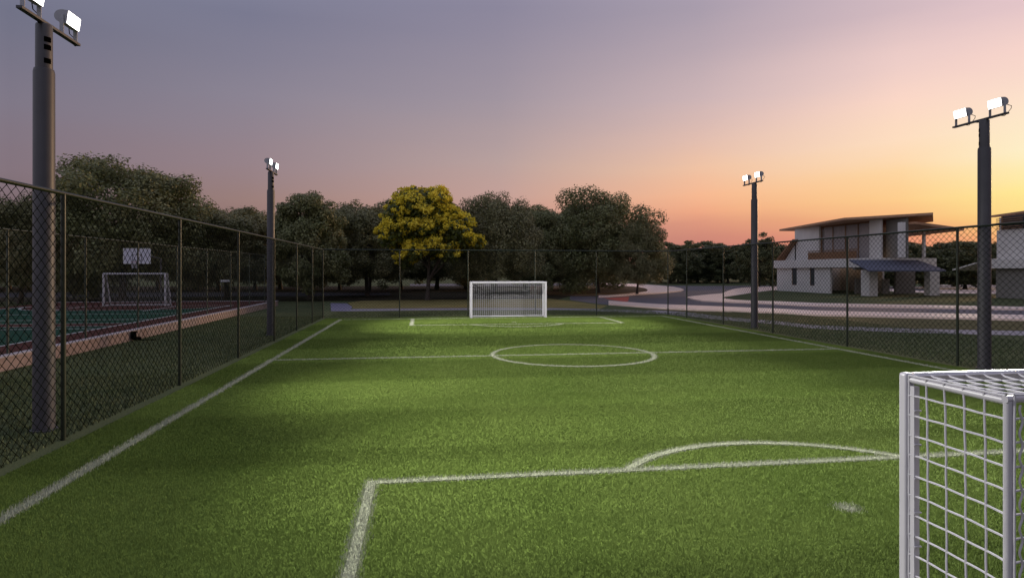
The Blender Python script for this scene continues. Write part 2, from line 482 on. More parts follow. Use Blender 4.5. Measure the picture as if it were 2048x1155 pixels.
# asphalt: near kerb line from the rounded left end to beyond the right edge, then back along the far side
near_edge = [G(*q) for q in ((1140,599.5),(1178,605),(1217,609.5),(1268,613.5),(1320,617.5),(1374,620.5),(1448,623),(1560,627.5),(1640,631.7),(1840,636.5),(2048,641.5))]
near_edge.append(ext(near_edge[-2], near_edge[-1], 1.2))
walk_up = [G(*q) for q in ((1217,603),(1268,607),(1320,610.5),(1374,612.5),(1448,615.5),(1560,620),(1640,624),(1840,628.5),(2048,632.8))]
walk_up.append(ext(walk_up[-2], walk_up[-1], 1.2))
far_side = [W(2500,70), W(2300,95), G(2048,571), G(1800,573), G(1560,571), G(1400,571.5), G(1330,570.5), G(1250,567), G(1190,565.5), G(1100,566), G(1020,566.5), G(900,567), G(820,567.5)]
left_back = [G(820,571.5), G(1020,571.5), G(1185,571), G(1180,588), G(1140,590)]
asph = near_edge + far_side[0:0] + [W(2500,60)] + far_side[1:] + left_back
tag(MB().sheet(asph, 0.006).build('road', M['asphalt']), kind='structure')
KZ = 0.12
wk = MB().prism(smooth_line(walk_up,3) + smooth_line(near_edge[2:],3)[::-1], -0.05, KZ)
tag(wk.build('pavement', M['walk']), kind='structure')
# tree island with its pavement rim
isl_o = poly1([(432,246),(560,238),(700,228),(840,219),(980,209),(1100,198),(1165,190),(1195,180),(1165,166),(1100,153),(980,141),(860,132),(750,126),(600,121),(450,118)])
isl_i = poly1([(500,232),(600,223),(700,214),(800,205),(858,196),(872,184),(850,168),(800,158),(740,151),(600,144),(470,138)])
tag(MB().prism(isl_o, -0.05, KZ).build('island_pavement', M['walk']), kind='structure')
tag(MB().prism(isl_i + [G(1140,571.5), G(1060,573), G(1060,588), G(1150,592)], -0.04, KZ+0.02).build('island_lawn', M['soil']), kind='structure')
tag(MB().sheet(poly1([(475,250),(600,243),(705,236),(700,262),(690,286),(600,272)]), 0.012).build('road_marking', M['redroad']), kind='structure')
# house plot and its pavement rim
plo = poly1([(1215,248),(1290,236),(1400,225),(1530,214),(1580,192),(1640,172),(1720,160),(1850,154),(2000,150)])
plo += [G(1700,572.5), G(1860,584), G(2048,586.5), W(2420,90), W(2420,50), G(2048,620.8)] + [G(1840,617), G(1640,613.4), G(1560,610)] + poly1([(1990,308),(1760,298),(1550,290),(1350,280),(1262,265)])
tag(MB().prism(plo, -0.05, KZ).build('plot_pavement', M['walk']), kind='structure')
pli = poly1([(1535,252),(1640,236),(1740,220),(1830,205),(1990,186)]) + [G(1700,580), G(1860,588), G(2048,590), W(2400,84), W(2400,54), G(2048,615.8), G(1840,612), G(1640,608.2), G(1560,604.8)] + poly1([(1900,284),(1760,279),(1640,273),(1570,263)])
tag(MB().prism(pli, -0.04, KZ+0.02).build('plot_lawn', M['lawn']), kind='structure')
# second street behind the houses: a pale kerb on each side
for (ya, yb) in ((581.3,583.6),(570.6,571.8)):
    tag(MB().prism([G(1876,ya), G(2048,ya), W(2400, 2.83*F/(ya-HY)), W(2400, 2.83*F/(yb-HY)), G(2048,yb), G(1876,yb)], -0.05, KZ+0.03).build('kerb', M['walk']), kind='structure')
# footpath behind the far goal and along the right fence
pu = [G(*q) for q in ((705,617.5),(800,616.6),(900,616),(1000,615.8),(1100,616),(1200,618),(1300,620.5),(1374,624),(1437,632),(1504,638),(1560,642.5),(1640,650.6),(1840,657.5),(2048,661.8))]
pl = [G(*q) for q in ((690,622.5),(800,621),(900,620),(1000,619.6),(1100,620),(1200,622.5),(1300,626),(1374,632),(1437,639),(1504,644.5),(1560,649),(1640,657.6),(1840,665.5),(2048,670.8))]
pu.append(ext(pu[-2],pu[-1],1)); pl.append(ext(pl[-2],pl[-1],1))
tag(MB().sheet(smooth_line(pu,3)+smooth_line(pl,3)[::-1], 0.010).build('footpath', M['path']), kind='structure')
tag(MB().sheet([G(661,606),G(693,606.5),G(704,613),G(702,621),G(690,622.5),G(662,622)], 0.016).build('footpath_end', mat('lilac_paving',(0.14,0.125,0.19),0.6,scale=1,var=0.1)), kind='structure')
# dry verges beside the footpath
tag(MB().sheet(smooth_line([G(q[0],q[1]) for q in ((706,616.9),(800,616.2),(900,615.6),(1000,615.4),(1100,615.6),(1200,617.6))],3)+[G(1215,611),G(1176,606.5),G(1136,601.5),G(1100,597),G(1000,598),(0.0,0.0)][:5]+[G(900,599),G(800,600),G(720,601.5),G(696,605)], 0.012).build('verge', M['drygrass']), kind='structure')
ve = [G(q[0],q[1]+0.4) for q in ((1268,613.5),(1320,617.5),(1374,620.5),(1448,623),(1560,627.5),(1640,631.7),(1840,636.5),(2048,641.5))]
ve.append(ext(ve[-2],ve[-1],1))
vd = [G(q[0],q[1]-0.4) for q in ((1300,620.5),(1374,624),(1437,632),(1504,638),(1560,642.5),(1640,650.6),(1840,657.5),(2048,661.8))]
vd.append(ext(vd[-2],vd[-1],1))
tag(MB().sheet(ve+vd[::-1], 0.013).build('verge_strip', mat('worn_grass',(0.085,0.080,0.035),0.95,scale=0.6,c2=(0.13,0.11,0.055),spec=0.05,bump=0.5,bscale=25)), kind='structure')
# leaf-littered soil under the belt of trees, coloured dark to stand for their shade
tag(MB().sheet([W(-500,57),W(120,57),W(560,58),W(1000,58.5),W(1110,60),W(1180,88),W(1240,112),W(1000,118),W(-500,112)], 0.009).build('soil', mat('shaded_belt_soil',(0.022,0.019,0.012),0.95,scale=1.2,c2=(0.040,0.032,0.020),spec=0.03,bump=0.5,bscale=15)), kind='structure')
# back road beyond the court, its asphalt coloured darker to stand for tree shade
tag(MB().sheet([W(-500,62),W(-100,66),W(380,68),W(640,70),W(780,72),W(780,82),W(640,82),W(380,82),W(-100,80),W(-500,76)], 0.014).build('back_road', M['shadedasphalt']), kind='structure')

# ------------------------------------------------------------------ chain-link fences
def chain_link(mb, p0, p1, z0, z1, cw, ch, wr, knots=True, n=4):
    """diagonal wires of a straight fence, clipped to its rectangle, twisted together where they cross"""
    p0 = Vector((p0[0],p0[1],0)); p1 = Vector((p1[0],p1[1],0))
    Ln = (p1-p0).length; d = (p1-p0)/Ln; nrm = Vector((-d.y,d.x,0))
    H = z1-z0; q = cw/ch                       # along per unit height
    for sg in (1,-1):
        s0 = -H*q if sg == 1 else 0.0
        s0 = math.floor(s0/cw)*cw
        while s0 < Ln + (0 if sg == 1 else H*q):
            za, zb = 0.0, H
            if sg == 1:
                if s0 < 0: za = -s0/q
                if s0 + H*q > Ln: zb = (Ln-s0)/q
            else:
                if s0 > Ln: za = (s0-Ln)/q
                if s0 - H*q < 0: zb = s0/q
            if zb - za > 0.02:
                a = p0 + d*(s0+sg*q*za) + Vector((0,0,z0+za)) + nrm*(wr*sg*0.8)
                b = p0 + d*(s0+sg*q*zb) + Vector((0,0,z0+zb)) + nrm*(wr*sg*0.8)
                mb.tube([a,b], wr, n, cap=False)
            s0 += cw
    if knots:
        for r in range(int(H/(ch/2))+1):
            zz = r*ch/2; off = 0 if r % 2 == 0 else cw/2
            for c in range(int(Ln/cw)+1):
                a = p0 + d*(c*cw+off)
                if c*cw+off > Ln: continue
                x, y, z = a.x, a.y, z0+zz
                h_ = 0.017; w_ = wr*1.75
                mb.add([(x,y,z-h_),(x+d.x*w_,y+d.y*w_,z),(x+nrm.x*w_,y+nrm.y*w_,z),(x-d.x*w_,y-d.y*w_,z),(x-nrm.x*w_,y-nrm.y*w_,z),(x,y,z+h_)],
                       [(0,2,1),(0,3,2),(0,4,3),(0,1,4),(5,1,2),(5,2,3),(5,3,4),(5,4,1)])
    return mb

def fence(label, p0, p1, stations, z0, z1, postr, railr, cell, wr, fm, wm, inset=0.05, group=None):
    o = (p0[0], p0[1], z0)
    root = empty('chain_link_fence', o, label, 'fence', group)
    d = Vector((p1[0]-p0[0], p1[1]-p0[1], 0)); Ln = d.length; d /= Ln
    for s in stations:
        q = Vector((p0[0],p0[1],0)) + d*s
        MB().lathe([(postr,z0-0.1),(postr,z1-railr*0.5)], (q.x,q.y), 12).build('post', fm, root, smooth=True, origin=o)
    MB().tube([(p0[0],p0[1],z1),(p1[0],p1[1],z1)], railr, 10).build('top_rail', fm, root, smooth=True, origin=o)
    m = MB(); chain_link(m, p0, p1, z0+0.03, z1-railr, cell[0], cell[1], wr, cell[2])
    m.build('wire_mesh', wm, root, origin=o)
    return root
FH = 4.13
CELL, WR = (0.205, 0.18, True), 0.0046
ysl = [6.3,11.3,16.3,21.2,26.1,30.6,34.8]
fence('dark green chain-link fence along the left touchline with a floodlight pole close behind it', (-5.97,2.6), (-5.97,38.35),
      [y-2.6 for y in ysl], 0, FH, 0.038, 0.034, CELL, WR, M['fence'], M['wire'])
fence('dark green chain-link fence behind the far goal in front of the trees', (-5.97,38.4), (15.85,38.4),
      [0.0,4.55,8.75,13.0,17.0,21.82], 0, FH, 0.038, 0.034, CELL, WR, M['fence'], M['wire'])
fence('dark green chain-link fence along the right touchline facing the road and white house', (15.85,2.6), (15.85,38.35),
      [y-2.6 for y in (6.3,11.3,16.36,21.2,26.2,30.9,35.5)], 0, FH, 0.038, 0.034, CELL, WR, M['fence'], M['wire'])

# ------------------------------------------------------------------ floodlight poles
def make_pole():
    root = empty('floodlight_pole', (0,0,0), 'x', 'floodlight pole', 'floodlight poles around the pitch')
    MB().lathe([(0.21,0),(0.21,0.03),(0.168,0.031),(0.162,6.36),(0.150,6.42)], n=28).build('lower_shaft', M['pole'], root, smooth=True)
    MB().lathe([(0.130,6.40),(0.128,7.19),(0.118,7.215)], n=28).build('upper_shaft', M['pole'], root, smooth=True)
    for z in (6.93, 6.79, 6.55):
        m = MB(); n = 6
        vs = []
        for zz in (z-0.045, z+0.045):
            for rr in (0.1275, 0.1335):
                for i in range(n+1):
                    t = R_(-62 + 50*i/n); vs.append((rr*math.cos(t), rr*math.sin(t), zz))
        k = n+1; fs = []
        for i in range(n):
            fs += [(k+i,k+i+1,3*k+i+1,3*k+i),(i+1,i,2*k+i,2*k+i+1),(i,i+1,k+i+1,k+i),(2*k+i+1,2*k+i,3*k+i,3*k+i+1)]
        fs += [(0,k,3*k,2*k),(k+n,n,2*k+n,3*k+n)]
        m.add(vs, fs).build('slot', M['black'], root)
    MB().box(-0.05,0.05,-0.89,0.89,7.222,7.272).box(-0.07,0.07,-0.12,0.12,7.205,7.221).build('crossbar', M['pole'], root, bevel=0.006)
    for cy in (-0.57, 0.57):
        # housing: flat front, rounded back, tilted a little down
        prof = [(0.0,-0.14),(0.0,0.14)]
        n = 10
        prof = [(0.09,-0.125),(0.09,0.125),(-0.02,0.12)] + [(-0.02-0.12*math.sin(math.pi*i/n), 0.116*math.cos(math.pi*i/n)) for i in range(1,n)] + [(-0.02,-0.12)]
        ct, st = math.cos(R_(8)), math.sin(R_(8))
        def tl(x, z): return (x*ct+z*st, -x*st+z*ct+7.60)
        q = [tl(*p) for p in prof]; m = MB(); k = len(q)
        m.add([(x,cy-0.215,z) for x,z in q] + [(x,cy+0.215,z) for x,z in q],
              [tuple(range(k)), tuple(range(2*k-1,k-1,-1))] + [(i,k+i,k+(i+1)%k,(i+1)%k) for i in range(k)])
        hd = m.build('floodlight', M['housing'], root, smooth=True)
        a, b, c, d = tl(0.096,-0.114), tl(0.096,0.114), tl(0.0905,0.114), tl(0.0905,-0.114)
        m = MB(); m.add([(x,cy-0.202,z) for x,z in (a,b,c,d)] + [(x,cy+0.202,z) for x,z in (a,b,c,d)],
              [(0,1,2,3),(7,6,5,4),(0,4,5,1),(1,5,6,2),(2,6,7,3),(3,7,4,0)])
        m.build('lens', M['lens'], hd)
        for s in (-1, 1):
            y = cy + s*0.227
            MB().box(-0.035,0.035,y-0.008,y+0.008,7.273,7.63).build('bracket', M['housing'], hd)
        pts = [(-0.10,cy+0.20,7.52),(-0.14,cy+0.30,7.45),(-0.06,cy+0.36,7.36),(0.0,cy+0.30,7.24),(0.0,cy+0.22,7.19),(0.0,cy+0.12,7.215)]
        MB().tube(pts, 0.009, 6).build('cable', M['black'], hd, smooth=True)
        li = bpy.data.lights.new('lamp', 'SPOT'); li.energy = 5000; li.spot_size = R_(75); li.spot_blend = 1.0; li.shadow_soft_size = 0.18
        li.color = (1.0, 0.985, 0.92)
        lo = bpy.data.objects.new('lamp', li); col.objects.link(lo); lo.parent = hd
        lo.location = (0.22, cy, 7.58)
    return root
pole0 = make_pole()
POLES = [
 ((-6.68,12.05), 0, 'tall floodlight pole nearest the camera behind the left fence, lamps cut by the picture top', [((4.6,7.0),5600,60),((3.0,15.5),3000,72)]),
 ((-6.65,28.45), 0, 'floodlight pole beyond the left fence at its far half, in front of the trees', [((3.5,21.5),3500,56),((4.5,33.0),4500,72)]),
 ((16.16,15.77), math.pi, 'floodlight pole beside the white goal, silhouetted against the yellow sky', [((4.5,16.0),2400,58),((5.2,7.2),7600,62)]),
 ((16.40,28.75), math.pi, 'floodlight pole on the far right of the pitch, left of the white house', [((5.5,33.0),4500,72),((5.5,21.5),3000,58)]),
]
POLE_OBJS = [pole0] + [copy_tree(pole0) for _ in POLES[1:]]
for (xy, rz, lab, aims), o in zip(POLES, POLE_OBJS):
    o.location = (xy[0], xy[1], 0); o.rotation_euler = (0,0,rz); o['label'] = lab
    rot = Matrix.Rotation(rz, 4, 'Z')
    for hd in children(o):          # the head frame sits a little off the pole's axis
        if hd.name.split('.')[0] in ('crossbar', 'floodlight'): hd.location.y += 0.20 if rz == 0 else -0.16
    k = 0
    for hd in children(o):
        for lo in children(hd):
            if lo.type != 'LIGHT': continue
            lo.data = lo.data.copy()
            tgt, en, ang = aims[k]; k += 1; en *= 2.3
            lo.data.energy = en; lo.data.spot_size = R_(ang)
            wp = Vector((xy[0],xy[1],0)) + rot @ (Vector(lo.location) + Vector(hd.location))
            dv = rot.inverted() @ (Vector((tgt[0],tgt[1],0)) - wp)
            lo.rotation_euler = dv.to_track_quat('-Z','Y').to_euler()

# ------------------------------------------------------------------ goals
def net_panel(mb, P, nu, nv, r, sag=0.0, sagdir=(0,0,-1), sub=3, n=5, jit=0.0):
    """P(u,v) -> point; nu x nv cells of cord"""
    sd = Vector(sagdir)
    def Q(u, v):
        p = Vector(P(u,v)); k = 4*sag*max(0,(u*(1-u)))**0.5*max(0,(v*(1-v)))**0.5
        return p + sd*k
    for i in range(nu+1):
        u = i/nu
        pts = []
        for j in range(nv*sub+1):
            v = j/(nv*sub)
            w = jit*math.sin(j*math.pi*2/sub/2 + i*1.7)
            pts.append(Q(min(1,max(0,u+w/nu)), v))
        mb.tube(pts, r, n, cap=False)
    for j in range(nv+1):
        v = j/nv
        pts = []
        for i in range(nu*sub+1):
            u = i/(nu*sub)
            w = jit*math.sin(i*math.pi*2/sub/2 + j*2.3)
            pts.append(Q(u, min(1,max(0,v+w/nv))))
        mb.tube(pts, r, n, cap=False)

def make_goal(name, label, xa, xb, yf, dep, H, z0, post, cord, cell, frame_m, net_m, detail, top_dep=None, group=None, sg=1):
    """sg = +1: net goes towards +Y"""
    o = ((xa+xb)/2, yf, z0)
    root = empty(name, o, label, 'goal', group)
    td = dep if top_dep is None else top_dep
    yb, yt = yf+sg*dep, yf+sg*td
    for x in (xa, xb):
        MB().box(x-post,x+post,yf-post,yf+post,z0,z0+H).build('post', frame_m, root, smooth=True, origin=o, bevel=post*0.55)
    MB().box(xa+post*0.9,xb-post*0.9,yf-post*0.985,yf+post*0.985,z0+H-2*post,z0+H-0.001).build('crossbar', frame_m, root, smooth=True, origin=o, bevel=post*0.55)
    br = post*0.72
    for x in (xa, xb):
        MB().tube([(x,yt,z0+H-br*1.5),(x,yb,z0)], br, 12).build('back_post', frame_m, root, smooth=True, origin=o)
        MB().tube([(x,yf+sg*post,z0+H-br*1.2-0.01),(x,yt,z0+H-br*1.2-0.01)], br*0.9, 12).build('side_bar', frame_m, root, smooth=True, origin=o)
        MB().tube([(x,yf+sg*post,z0+br),(x,yb,z0+br)], br, 12).build('ground_bar', frame_m, root, smooth=True, origin=o)
    MB().tube([(xa-br,yt,z0+H-br*1.2),(xb+br,yt,z0+H-br*1.2)], br*0.8, 12).build('back_bar', frame_m, root, smooth=True, origin=o)
    MB().tube([(xa,yb,z0+br),(xb,yb,z0+br)], br, 12).build('ground_bar', frame_m, root, smooth=True, origin=o)
    nx = round((xb-xa)/cell); nz = round(H/cell); ny = max(2, round(dep/cell)); nyt = max(2, round(td/cell))
    e = 0.012 if detail else 0.0
    sub = 4 if detail else 2
    jit = 0.012 if detail else 0.0
    nb = MB()
    ns = 5 if detail else 4
    if not detail: nyt = ny
    # back, sides, roof
    bs = 0.05 if not detail else 0.03
    net_panel(nb, lambda u,v: (xa+(xb-xa)*u, yt+(yb-yt)*v+sg*(br+cord), z0+(H-0.02)*(1-v)+0.02), nx, nz, cord, bs, (0,-sg,0), sub, ns, jit)
    for x, sx in ((xa,-1),(xb,1)):
        net_panel(nb, lambda u,v,x=x,sx=sx: (x+sx*(post*0.55), (yf+sg*post*1.15)+((yt if True else yb)-yf-sg*post*1.15)*u + (yb-yt)*u*v, z0+(H-0.03)*(1-v)+0.02), nyt, nz, cord, 0.02, (-sx,0,0), sub, ns, jit)
    net_panel(nb, lambda u,v: (xa+(xb-xa)*u, yf+sg*post*1.2+(yt-yf-sg*post*1.2)*v, z0+H-post*0.5), nx, nyt, cord, 0.035, (0,0,-1), sub, ns, jit)
    nb.build('net', net_m, root, smooth=detail, origin=o)
    if detail:
        for x, sx in ((xa,-1),(xb,1)):
            MB().box(x-0.018, x+0.018, yf+sg*0.034 if sg>0 else yf-0.078, yf+sg*0.078 if sg>0 else yf-0.034, z0+0.01, z0+H-2.2*post).build('net_rail', frame_m, root, origin=o)
            for k in range(10):
                z = z0+0.14+k*0.205
                MB().tube([(x-0.024,yf+sg*0.082,z),(x,yf+sg*0.086,z+0.004),(x+0.024,yf+sg*0.082,z)], 0.006, 6).build('clip', frame_m, root, smooth=True, origin=o)
            # slack lacing cord wound round the back post
            pts = []
            for i in range(120):
                t = i/119; z = z0+0.05+(H-0.1)*t
                pts.append((x+0.030+0.009*math.sin(z*2*math.pi/0.12), yt+sg*(br+0.014), z))
            MB().tube(pts, cord*0.9, 6).build('lacing', net_m, root, smooth=True, origin=o)
    return root
make_goal('football_goal', 'white box goal with thick square net in the near foreground, cut by the picture edge', 2.96, 7.15, 3.42, 0.67, 2.205, 0.0, 0.033, 0.0062, 0.122, M['goal'], M['net'], True, group='goals of the grass pitch', sg=-1)
make_goal('football_goal', 'small distant white goal with white net on the far goal line', 2.88, 7.42, 36.95, 0.95, 2.2, 0.0, 0.06, 0.009, 0.125, M['goal'], M['net'], False, group='goals of the grass pitch', sg=1)

# ------------------------------------------------------------------ the raised hard court on the left
CZ = 0.41
CXR, CXL, CY0, CY1 = -11.75, -28.2, 13.0, 52.7
GX, GY = -19.8, 46.0
tag(MB().prism([(CXR-0.3,CY0+0.3),(CXR-0.3,CY1-0.3),(CXL,CY1-0.3),(CXL,CY0+0.3)], 0.0, CZ-0.012).build('court_floor', M['red']), kind='structure')
tag(MB().sheet([(-13.5,CY0+2),(-13.5,GY),(-26.6,GY),(-26.6,CY0+2)], CZ-0.006).build('court_surface', M['green']), kind='structure')
def half_d(r, n=24):
    return [(GX-1.9-r*math.sin(math.pi/2*(1-i/n)) if False else GX+1.9+r*math.cos(math.pi/2*i/n), GY-r*math.sin(math.pi/2*i/n)) for i in range(n+1)] + \
           [(GX-1.9-r*math.sin(math.pi/2*i/n), GY-r*math.cos(math.pi/2*i/n)) for i in range(n+1)]
tag(MB().sheet(half_d(4.6), CZ-0.002).build('court_surface_area', M['red']), kind='structure')
tag(MB().sheet([(-13.5,29.6),(-13.5,31.0),(-26.6,31.0),(-26.6,29.6)][:4], CZ-0.002).build('court_surface_band', M['red']), kind='structure')
cm = MB(); zc = CZ+0.002
w = 0.05
hd_ = half_d(4.6)
for i in range(len(hd_)-1):
    a, b = Vector((*hd_[i],0)), Vector((*hd_[i+1],0)); t = (b-a)
    if t.length < 1e-6: continue
    t.normalize(); nn = Vector((-t.y,t.x,0))*w
    cm.sheet([tuple((a+nn)[:2]),tuple((b+nn)[:2]),tuple((b-nn)[:2]),tuple((a-nn)[:2])], zc)
for (x0,x1,y0,y1) in ((-13.55,-13.45,CY0+2,GY),(-26.65,-26.55,CY0+2,GY),(-26.5,-13.6,GY-0.05,GY+0.05),(-26.5,-13.6,37.7,37.8),(-26.5,-13.6,33.3,33.4),(-26.5,-13.6,28.2,28.3),
                      (-26.5,-13.6,29.5,29.57),(-26.5,-13.6,31.03,31.1),(GX-3.0,GX-2.9,40.2,45.9),(GX+2.9,GX+3.0,40.2,45.9)):
    cm.sheet([(x0,y0),(x1,y0),(x1,y1),(x0,y1)], zc+0.002)
tag(cm.build('court_markings', M['white']), kind='structure')
o = (CXR, 30, 0)
root = empty('low_wall', o, 'low pinkish block wall holding up the green sports court', 'wall')
mbw = MB()
mbw.box(CXR-0.26,CXR,CY0,CY1,0,CZ-0.03).box(CXL,CXR-0.262,CY1-0.26,CY1,0,CZ-0.03).build('blockwork', M['plinth'], root, origin=o)
MB().box(CXR-0.28,CXR+0.015,CY0,CY1+0.015,CZ-0.028,CZ+0.012).box(CXL,CXR-0.282,CY1-0.28,CY1+0.015,CZ-0.028,CZ+0.012).build('coping', M['coping'], root, origin=o)
fence('thin green chain-link fence standing on the low wall of the sports court', (-12.0,15.5), (-12.0,49.6),
      [y-15.5 for y in (15.6,19.9,24.1,28.2,32.4,36.7,41.0,45.2,49.4)], CZ, 4.05, 0.032, 0.022, (0.205, 0.18, False), 0.0022, M['courtfence'], M['courtfence'])
make_goal('court_goal', 'white goal with dark net on the red and green sports court below the backboard', GX-1.97, GX+2.0, GY, 1.0, 2.3, CZ, 0.06, 0.006, 0.14, M['goal'], M['netfar'], False, top_dep=0.35, sg=1)
# basketball stand behind the goal
bx0, by0 = GX+0.02, GY+0.35
o = (bx0+0.95, GY+1.9, CZ)
root = empty('basketball_hoop', o, 'white basketball backboard with red rim on a dark post above the court goal', 'basketball hoop')
MB().tube([(bx0+0.95,GY+1.9,CZ),(bx0+0.95,GY+1.9,CZ+3.3),(bx0+0.5,GY+0.55,CZ+3.55)], 0.06, 10).build('post', M['pole'], root, smooth=True, origin=o)
MB().tube([(bx0+0.5,GY+0.55,CZ+3.55),(bx0+0.3,by0+0.05,CZ+3.5)], 0.05, 8).build('arm', M['pole'], root, smooth=True, origin=o)
bd = MB().box(bx0-0.88,bx0+0.88,by0,by0+0.04,CZ+2.95,CZ+4.0).build('backboard', mat('backboard_paint',(0.52,0.51,0.60),0.5,scale=3,var=0.06), root, origin=o)
fr = MB()
for (a,b,c,d) in ((-0.90,0.90,2.93,2.99),(-0.90,0.90,3.96,4.02),(-0.90,-0.84,2.992,3.958),(0.84,0.90,2.992,3.958)):
    fr.box(bx0+a,bx0+b,by0-0.012,by0-0.003,CZ+c,CZ+d)
fr.build('edge_frame', M['white'], bd, origin=o)
fr = MB()
for (a,b,c,d) in ((-0.32,0.32,3.15,3.19),(-0.32,0.32,3.56,3.60),(-0.32,-0.28,3.192,3.558),(0.28,0.32,3.192,3.558)):
    fr.box(bx0+a,bx0+b,by0-0.010,by0-0.002,CZ+c,CZ+d)
fr.build('target_square', M['pole'], bd, origin=o)
pts = [(bx0+0.23*math.cos(2*math.pi*i/24), by0-0.36+0.23*math.sin(2*math.pi*i/24), CZ+3.05) for i in range(25)]
rim = MB().tube(pts, 0.012, 6, cap=False).tube([(bx0,by0-0.13,CZ+3.05),(bx0,by0-0.012,CZ+3.02)],0.03,6).build('rim', mat('rim_red',(0.35,0.03,0.02),0.4,var=0.1), root, smooth=True, origin=o)
nm = MB()
for i in range(12):
    t = 2*math.pi*i/12
    for s in (1,-1):
        nm.tube([(bx0+0.23*math.cos(t), by0-0.36+0.23*math.sin(t), CZ+3.04),(bx0+0.15*math.cos(t+s*0.5), by0-0.36+0.15*math.sin(t+s*0.5), CZ+2.62)], 0.006, 4)
nm.build('hoop_net', M['net'], rim, origin=o)
# black drain spout at the foot of the wall
o = (CXR+0.12, 27.0, 0)
root = empty('drain_pipe', o, 'small black bent drain pipe at the foot of the low pinkish wall', 'pipe')
MB().tube([(CXR+0.10,27.0,0.36),(CXR+0.11,27.0,0.12),(CXR+0.14,27.04,0.07),(CXR+0.30,27.15,0.06)], 0.10, 12).build('spout', M['black'], root, smooth=True, origin=o)
MB().lathe([(0.12,0.33),(0.12,0.38)], (CXR+0.125,27.0), 14).build('collar', M['black'], root, smooth=True, origin=o)
MB().box(CXR+0.22,CXR+0.92,27.05,27.30,0.002,0.03).build('channel', M['black'], root, origin=o)
# small pale sign plate among the trees beyond the court
sxx, syy = W(450, 57)
o = (sxx, syy, 0)
root = empty('sign_post', o, 'small pale plate on a thin dark post beyond the court, under the trees', 'sign')
MB().box(sxx-0.42,sxx+0.42,syy-0.03,syy,1.85,2.03).build('plate', M['white'], root, origin=o)
MB().tube([(sxx-0.3,syy+0.04,0),(sxx-0.3,syy+0.04,2.0)], 0.03, 8).build('post', M['pole'], root, origin=o)

# ------------------------------------------------------------------ trees
def rand_dirs(n):
    v = rng.normal(size=(n,3)); return v/np.linalg.norm(v,axis=1)[:,None]
def leaf_quads(pos, nrm, size, aspect=0.55):
    n = len(pos)
    a = np.cross(nrm, rand_dirs(n)); a /= np.linalg.norm(a,axis=1)[:,None]+1e-9
    b = np.cross(nrm, a)
    s = size*rng.uniform(0.6,1.3,n)[:,None]
    v = np.zeros((n,4,3),np.float32)
    v[:,0] = pos - a*s*0.5; v[:,1] = pos + b*s*0.5*aspect; v[:,2] = pos + a*s*0.5; v[:,3] = pos - b*s*0.5*aspect
    return v
def crown(H, R, cb, nclump, nleaf, leaf, rcl=(0.14,0.26), shape=1.0, hexp=0.72, amp=1.0):
    """clumps of leaves round a lumpy crown"""
    dirs = rand_dirs(nclump)
    ph = rng.uniform(0,6.28,6)
    lump = 1 + amp*(0.13*np.sin(dirs[:,0]*4+ph[0]) + 0.12*np.sin(dirs[:,1]*5+ph[1]) + 0.10*np.sin(dirs[:,2]*5+ph[2]))
    f = rng.uniform(0.45,1.0,nclump)**0.6
    rz = (H-cb)/2
    rc = R*rng.uniform(rcl[0],rcl[1],nclump)
    k = np.maximum(0.15, 1 - rc/R*0.9)
    hh = np.hypot(dirs[:,0],dirs[:,1])+1e-6
    dirs = dirs.copy(); dirs[:,:2] *= (hh**hexp/hh)[:,None]
    C = dirs*np.array([R,R,rz])*(f*lump*k)[:,None]
    C *= 1.12
    widen = 1 - 0.18*np.clip(C[:,2]/rz,-1,1)*shape
    C[:,0] *= widen; C[:,1] *= widen
    C += np.array([0,0,(H+cb)/2])
    w = rc**2; w = w/w.sum()
    idx = rng.choice(nclump, nleaf, p=w)
    d = rand_dirs(nleaf)
    rad = rng.uniform(0.45,1.05,nleaf)**0.7
    pos = C[idx] + d*(rc[idx]*rad)[:,None]*np.array([1,1,0.85])
    pos += rng.normal(0, 0.06*R/5, pos.shape)
    nrm = d + rng.normal(0,0.5,(nleaf,3)) + np.array([0,0,0.4]); nrm /= np.linalg.norm(nrm,axis=1)[:,None]
    return C, rc, leaf_quads(pos, nrm, leaf)
def trunk_mesh(H, R, cb, C, r0):
    m = MB()
    lean = rng.uniform(-0.25,0.25,2)
    top = cb + (H-cb)*0.55
    pts = []; rad = []
    for i in range(8):
        t = i/7
        pts.append((lean[0]*t+0.12*math.sin(t*5), lean[1]*t+0.10*math.cos(t*4)-0.1, top*t-0.1)); rad.append(r0*(1.35 if i==0 else 1.0)*(1-0.72*t))
    m.tube(pts, rad, 10)
    order = rng.permutation(len(C))[:14]
    for j in order:
        t = rng.uniform(0.35,0.9)
        i = int(t*7)
        b = Vector(pts[i]); e = Vector(C[j]); mid = (b+e)/2 + Vector((0,0,0.35))
        m.tube([b, mid, e], [rad[i]*0.55, rad[i]*0.35, 0.03], 6)
    return m
def make_tree(name, H, R, cb, nclump, nleaf, leaf, lm, label, cat='tree', group=None, r0=None, amp=1.0):
    root = empty(name, (0,0,0), label, cat, group)
    C, rc, q = crown(H, R, cb, nclump, nleaf, leaf, amp=amp)
    trunk_mesh(H, R, cb, C, r0 or H*0.022).build('trunk', M['bark'], root, smooth=True)
    np_mesh('crown', q.reshape(-1,3), 4, lm, root)
    return root, C, rc

